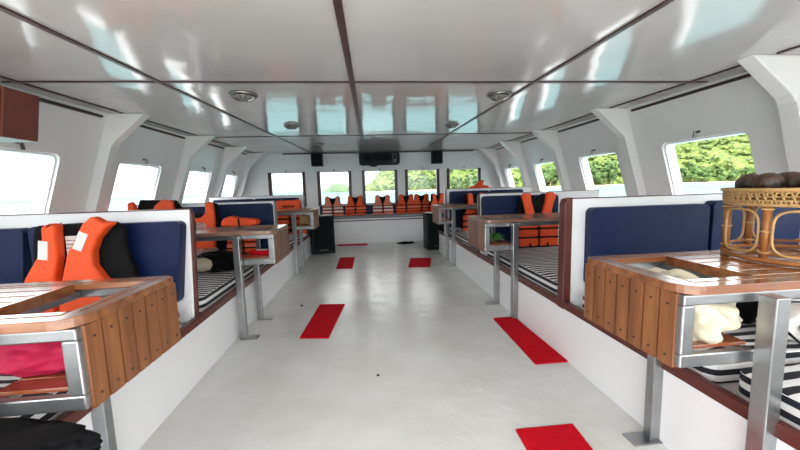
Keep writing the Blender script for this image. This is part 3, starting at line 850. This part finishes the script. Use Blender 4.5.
mb = MB(); mb.tube(ring(BR - .02, .013), .013, 8, True); mb.tube(ring(BR - .03, .045), .008, 8, True); mb.build('base_ring', CANED, t, smooth=True)
for k in range(7):
    a = 2 * PI * (k + .12) / 7 + PI
    c_, s_ = math.cos(a), math.sin(a)
    mb = MB(); rr = BR - .028
    mb.tube([(rr * c_, rr * s_, .02), (rr * c_, rr * s_, .15), (rr * c_, rr * s_, .272)], .0165, 8); p = mb.build('post', CANED, t, smooth=True)
    for zz in (.05, .15, .255):
        mb = MB(); mb.tube([((rr + .019 * math.cos(q * PI / 4)) * c_ - .019 * math.sin(q * PI / 4) * s_, (rr + .019 * math.cos(q * PI / 4)) * s_ + .019 * math.sin(q * PI / 4) * c_, zz) for q in range(8)], .005, 5, True)
        mb.build('binding', CANE, p)
    a0 = a + .085; a1 = a + 2 * PI / 7 - .085
    pts = []
    for aa, zz in [(a0 + (a1 - a0) * (.5 - .5 * math.copysign(abs(math.cos(q)) ** .55, math.cos(q))), .145 + .105 * math.copysign(abs(math.sin(q)) ** .55, math.sin(q))) for q in [2 * PI * i / 32 for i in range(32)]]:
        pts.append(((rr + .006) * math.cos(aa), (rr + .006) * math.sin(aa), zz))
    mb = MB(); mb.tube(pts, .006, 6, True); mb.build('cane_loop', CANE, t, smooth=True)
k = 0
base_f = None
fr_pos = []
for (dx, dy) in [(-.235, .02), (-.19, -.13), (-.10, -.20), (.02, -.22), (.14, -.18), (.22, -.08), (.24, .07), (-.18, .14), (-.07, .22), (.06, .23), (.17, .17), (-.13, .0), (-.05, -.10), (.07, -.10), (.13, .03), (-.04, .10), (.07, .12), (.02, .0)]:
    fr_pos.append((BX + dx, BY + dy, BZ + .28 + .092))
for i, p in enumerate(fr_pos):
    if base_f is None:
        base_f = thing('round_fruit', 'dark brown round fruit heaped in the rattan basket', 'fruit', p, 0, 'dark round fruit in the basket')
        lump((0, 0, 0), (.056, .056, .052), 3, .08, 1.5, 3, flat=False).build('rind', FRUIT, base_f, smooth=True)
        mb = MB()
        for q in range(4):
            a = q * PI / 2; mb.plate([(.0, -.012), (.02, -.014), (.028, 0), (.02, .014), (0, .012)], [],
                lambda x, y: (x * math.cos(a) - y * math.sin(a), x * math.sin(a) + y * math.cos(a), .046 - abs(x) * .15), lambda x, y: (x * math.cos(a) - y * math.sin(a), x * math.sin(a) + y * math.cos(a), .050 - abs(x) * .15))
        mb.tube([(0, 0, .045), (0, 0, .062)], .004, 6)
        mb.build('calyx', CALYX, base_f)
    else:
        o = dup(base_f, p, random.uniform(0, 6))
    o = base_f if i == 0 else o
    o.rotation_euler = (random.uniform(-.9, .9), random.uniform(-.9, .9), random.uniform(0, 6))

# ------------------------------------------------------------------ bags, cloths and small items
o = lump((0, 0, 0), (.17, .23, .165), 6, .26, 1.7, 5).build('cloth_bag', CREAM, smooth=True, loc=(1.385, 1.36, .825)); tag(o, 'crumpled cream cotton bag stuffed in the end shelf of the basket table', 'bag')
o = lump((0, 0, 0), (.24, .20, .11), 8, .18, 1.5, 5).build('folded_cloth', PINK, smooth=True, loc=(-1.30, 1.46, .803)); tag(o, 'magenta cloth bunched on the shelf of the nearest sea side table', 'cloth')
o = lump((0, 0, 0), (.36, .17, .075), 12, .17, 1.8, 5).build('black_bag', BLACKF, smooth=True, loc=(-1.27, 1.05, .605)); tag(o, 'black cloth bag lying on the platform edge at the bottom left corner', 'bag')
# black bag with pale patch on L2 mattress
t = thing('shoulder_bag', 'black soft bag with a pale patch lying on the striped mattress', 'bag', (-1.66, 3.75, .57))
lump((0, 0, .085), (.27, .15, .125), 14, .22, 2.0, 4).build('body', BLACKF, t, smooth=True)
lump((-.10, -.155, .10), (.095, .035, .075), 15, .25, 2.0, 3, flat=False).build('pale_patch', CREAM, t, smooth=True)
o = lump((0, 0, 0), (.25, .13, .11), 21, .3, 2.2, 4).build('printed_cloth', PATTERN, smooth=True, loc=(-1.98, 4.18, .635)); tag(o, 'pinkish patterned cloth heaped behind the black bag with a pale patch', 'cloth')
# red packet, bottle, cup in bin of L2
t = thing('snack_packet', 'red packet lying in the end shelf of the weathered sea side table', 'packet', (-1.12, 3.50, .782))
mb = MB(); mb.plate([(-.12, -.05), (-.08, -.07), (.1, -.06), (.12, .04), (-.1, .06)], [], lambda x, y: (x, y, 0), lambda x, y: (x, y, .035)); mb.build('wrapper', RED, t, bevel=.01)
mb = MB(); mb.box(-.05, .05, -.03, .03, .034, .037); mb.build('printed_panel', PAPER, t)
t = thing('plastic_bottle', 'pale plastic bottle upright in the weathered table shelf behind the red packet', 'bottle', (-1.06, 3.68, .782))
mb = MB(); mb.lathe([(.03, 0), (.033, .01), (.033, .13), (.028, .15), (.014, .18), (.014, .20)], 20); mb.build('body', CLEAR, t, smooth=True)
mb = MB(); mb.lathe([(.034, .05), (.034, .11)], 20); mb.build('sleeve', BLUEP, t, smooth=True)
mb = MB(); mb.lathe([(.016, .195), (.016, .215)], 14); mb.build('cap', BLUEP, t)
o = lump((0, 0, 0), (.11, .10, .10), 31, .25, 2, 4).build('pouch', TAN, smooth=True, loc=(-1.13, 6.0, .895)); tag(o, 'tan pouch in the shelf of the farthest sea side table', 'pouch')
# green leaves in R2 bin
t = thing('leaf_bunch', 'bunch of green leaves lying in the end shelf of the weathered shore side table', 'leaves', (1.34, 3.52, .797))
for k in range(40):
    a = random.uniform(0, 2 * PI); L_ = random.uniform(.08, .13); cx, cy, cz = random.uniform(-.08, .08), random.uniform(-.12, .12), random.uniform(.005, .05)
    tl = random.uniform(.0, .5); ca, sa = math.cos(a), math.sin(a)
    mb = MB(); mb.plate([(0, 0), (L_ * .3, L_ * .22), (L_ * .7, L_ * .18), (L_, 0), (L_ * .7, -L_ * .18), (L_ * .3, -L_ * .22)], [],
                        lambda x, y: (cx + x * ca - y * sa, cy + x * sa + y * ca, cz + x * tl + abs(y) * .3), lambda x, y: (cx + x * ca - y * sa, cy + x * sa + y * ca, cz + x * tl + abs(y) * .3 + .002))
    mb.build('leaf', GREEN, t)
# white tote with black lettering
t = thing('tote_bag', 'white bag with black lettering lying on the striped mattress at the right edge', 'bag', (2.17, 1.43, .57), math.radians(-15)); t.scale = (.85, .85, .85)
lump((0, 0, .09), (.20, .12, .12), 40, .16, 1.6, 4).build('body', PAPER, t, smooth=True)
mb = MB(); mb.tube([(-.17, -.09, .12), (-.10, -.15, .03), (.0, -.15, .06), (.12, -.14, .04)], .008, 6); mb.build('strap', BLACKF, t)
fc = bpy.data.curves.new('lettering', 'FONT'); fc.body = 'No.'; fc.size = .11; fc.extrude = .002; fc.align_x = 'CENTER'
fo = bpy.data.objects.new('lettering', fc); COL.objects.link(fo); fo.location = (-.02, -.135, .06); fo.rotation_euler = (math.radians(80), 0, 0); me = bpy.data.meshes.new_from_object(fo); lo = bpy.data.objects.new('lettering', me); COL.objects.link(lo); lo.parent = t; lo.location = fo.location; lo.rotation_euler = fo.rotation_euler; me.materials.clear(); me.materials.append(BLACKF); bpy.data.objects.remove(fo)
o = lump((0, 0, 0), (.12, .10, .25), 44, .12, 2, 4).build('dark_bag', BLACKF, smooth=True, loc=(2.16, 1.70, .71)); tag(o, 'black bag standing on the mattress under the basket table', 'bag')
# things on deck
o = lump((0, 0, 0), (.20, .06, .035), 50, .4, 2, 4).build('black_strap', BLACKF, smooth=True, loc=(.93, 8.35, .021)); tag(o, 'crumpled black strap lying on the deck before the front bench', 'strap')
mb = MB(); mb.plate([(-.04, -.02), (.04, -.03), (.045, .02), (-.03, .035)], [], lambda x, y: (x, y, 0), lambda x, y: (x, y, .004)); tag(mb.build('paper_scrap', PAPER, loc=(.54, 3.48, .001)), 'scrap of white paper on the deck beside the long shore side mat', 'paper')
mb = MB(); mb.lathe([(.008, 0), (.012, .002), (.012, .006), (.006, .008)], 12); tag(mb.build('bottle_cap', BLACKP, loc=(.02, 2.37, .001)), 'tiny dark cap in the middle of the deck', 'cap')
mb = MB(); mb.lathe([(.012, 0), (.018, .002), (.018, .008), (.01, .01)], 12); tag(mb.build('bottle_cap', BLACKP, loc=(-.87, 4.05, .001)), 'small dark cap on the deck left of the long red mat', 'cap')

# ------------------------------------------------------------------ outside: sea, shore, islands
SL = -1.2
mb = MB(); mb.add([(-9000, -3000, SL), (9000, -3000, SL), (9000, 12000, SL), (-9000, 12000, SL)], [(0, 1, 2, 3)])
tag(mb.build('sea', SEA), 'turquoise sea stretching to the horizon', 'sea', kind='stuff')


def polar(az, d, z=SL):
    a = math.radians(az); return Vector((math.sin(a) * d, math.cos(a) * d, z))


def shore(az): return 285 + 15 * math.sin(az * .15) + 8 * math.sin(az * .5)


def hill_h(az):
    # height of the wooded ridge over azimuth from the bow
    k = max(0, min(1, (az + 2.6) / 15.0)); k = k * k * (3 - 2 * k)
    return 1.2 + 62 * k + 7 * math.sin(az * .21) * k + 4 * math.sin(az * .6) * k


AZ0, AZ1 = -3.0, 105.0
vs = []; fs = []; nA = 160; prof = [(0, -.6), (8, .7), (15, 1.3)]
for i in range(nA + 1):
    az = AZ0 + (AZ1 - AZ0) * i / nA
    for d, h in prof + [(150, 1.3)]: vs.append(polar(az, shore(az) + d, SL + h))
for i in range(nA):
    for j in range(3):
        a = i * 4 + j; fs.append((a, a + 1, a + 5, a + 4))
mb = MB(); mb.add(vs, fs); tag(mb.build('sand_beach', SAND, smooth=True), 'pale sandy beach along the foot of the wooded shore', 'beach', kind='stuff')
vs = []; fs = []; nD = 14
for i in range(nA + 1):
    az = AZ0 + (AZ1 - AZ0) * i / nA; H = hill_h(az)
    for j in range(nD + 1):
        f_ = j / nD; d = shore(az) + 16 + 120 * f_
        P = polar(az, d); n_ = noise.noise(Vector((P.x, P.y, 0)) * .05) * 5
        vs.append((P.x, P.y, SL + .8 + (H + n_) * (math.sin(f_ * PI / 2) ** .8)))
for i in range(nA):
    for j in range(nD):
        a = i * (nD + 1) + j; fs.append((a, a + 1, a + nD + 2, a + nD + 1))
mb = MB(); mb.add(vs, fs); tag(mb.build('wooded_hill', FOLIAGE, smooth=True), 'steep green wooded hillside along the shore', 'hill')

# tree crowns on the hill: leafy clumps
import bmesh
bm = bmesh.new(); bmesh.ops.create_icosphere(bm, subdivisions=2, radius=1)
ico_v = [v.co.copy() for v in bm.verts]; ico_f = [tuple(v.index for v in f.verts) for f in bm.faces]; bm.free()


def crown(mb, c, r, seed):
    s = Vector((seed * 3.7, seed * 1.3, seed))
    mb.add([(c[0] + q.x * r, c[1] + q.y * r, c[2] + q.z * r * .8) for q in [v * (1 + .55 * noise.noise(v * 1.9 + s)) for v in ico_v]], ico_f)


mb = MB(); rnd = random.Random(4)
for i in range(2600):
    az = rnd.uniform(AZ0 + .5, 72); f_ = rnd.random() ** 1.2; H = hill_h(az)
    if H < 4 and f_ > .3: continue
    P = polar(az, shore(az) + 18 + 118 * f_); z = SL + .8 + H * (math.sin(f_ * PI / 2) ** .8)
    r = rnd.uniform(2.2, 5.0) * (.55 if H < 14 else 1)
    crown(mb, (P.x, P.y, z + r * .3), r, i)
tag(mb.build('hill_trees', FOLIAGE, smooth=False), 'countless tree crowns covering the green hillside', 'trees', kind='stuff')

# shoreline trees one by one
rnd = random.Random(9); protos = []
for k in range(3):
    t = thing('shore_tree', 'x', 'tree', (0, 0, 0), 0, 'trees along the beach')
    mb = MB(); mb.tube([(0, 0, 0), (.3, .1, 2.5), (.1, 0, 5), (.5, .2, 8)], .35, 8, taper=lambda q: 1 - .6 * q); mb.build('trunk', BARK, t, smooth=True)
    mb = MB()
    for q in range(26):
        a = rnd.uniform(0, 2 * PI); rr = rnd.uniform(.3, 3.6); zz = rnd.uniform(3.2, 11) ; rr *= (1.15 - abs(zz - 6) / 9)
        crown(mb, (rr * math.cos(a), rr * math.sin(a), zz), rnd.uniform(1.1, 2.0), q + 40 * k)
    mb.build('crown', FOLIAGE2, t); protos.append(t)
# each opening on the shore side shows a few of them: (name, azimuth range in degrees from the bow)
order = ['leftmost', 'second from the left', 'third from the left', 'fourth from the left', 'fifth from the left', 'sixth from the left', 'seventh from the left', 'rightmost']
n_t = 0
for wname_, a0, a1, cnt in (('the front centre window', 1.0, 5.0, 3), ('the fourth front window', 6.6, 12.2, 4), ('the rightmost front window', 13.6, 19.0, 4),
                            ('the farthest shore side window', 22.0, 25.0, 2), ('the second farthest shore side window', 26.5, 30.5, 3),
                            ('the window beyond the bare partition', 32.5, 38.5, 5), ('the window behind the basket', 42.5, 52.5, 8)):
    for q in range(cnt):
        az = a0 + (a1 - a0) * (q + .5) / cnt
        pos = order[q] if q < cnt - 1 else 'rightmost'
        lab = 'beach tree, %s of %d seen through %s' % (pos, cnt, wname_)
        P = polar(az, shore(az) + 13 + 4 * ((n_t * 7) % 5) / 5, SL + 1.0); sc = rnd.uniform(.65, 1.25) * (0.55 if az < 5 else 1)
        o = protos[n_t] if n_t < 3 else dup(protos[n_t % 3])
        o['label'] = lab
        o.location = P; o.rotation_euler = (0, 0, rnd.uniform(0, 6)); o.scale = (sc, sc, sc * rnd.uniform(.8, 1.25)); n_t += 1


# islet seen through the second front window, and the low far island to port
def islet(name, az, d, wdt, h, material, label, pk=.5):
    vs = []; fs = []; n = 30; m_n = 10; c = polar(az, d)
    ax = Vector((math.cos(math.radians(az)), -math.sin(math.radians(az)), 0)); ay = Vector((math.sin(math.radians(az)), math.cos(math.radians(az)), 0))
    for i in range(n + 1):
        u = -1 + 2 * i / n
        for j in range(m_n + 1):
            v = -1 + 2 * j / m_n; rr = max(0, 1 - u * u - v * v)
            z = h * (rr ** .6) * (1 + .25 * noise.noise(Vector((u * 4 + az, v * 4, 1)))) - .5
            P = c + ax * u * wdt / 2 + ay * v * wdt / 4
            vs.append((P.x, P.y, SL + z))
    for i in range(n):
        for j in range(m_n):
            a = i * (m_n + 1) + j; fs.append((a, a + 1, a + m_n + 2, a + m_n + 1))
    mb = MB(); mb.add(vs, fs); tag(mb.build(name, material, smooth=True), label, 'island')


islet('wooded_islet', -5.0, 620, 52, 17, FARHILL, 'small rounded green islet seen through a front window')
islet('distant_island', -44.5, 4000, 620, 46, HAZEHILL, 'low hazy island on the horizon beyond the nearest sea side window')
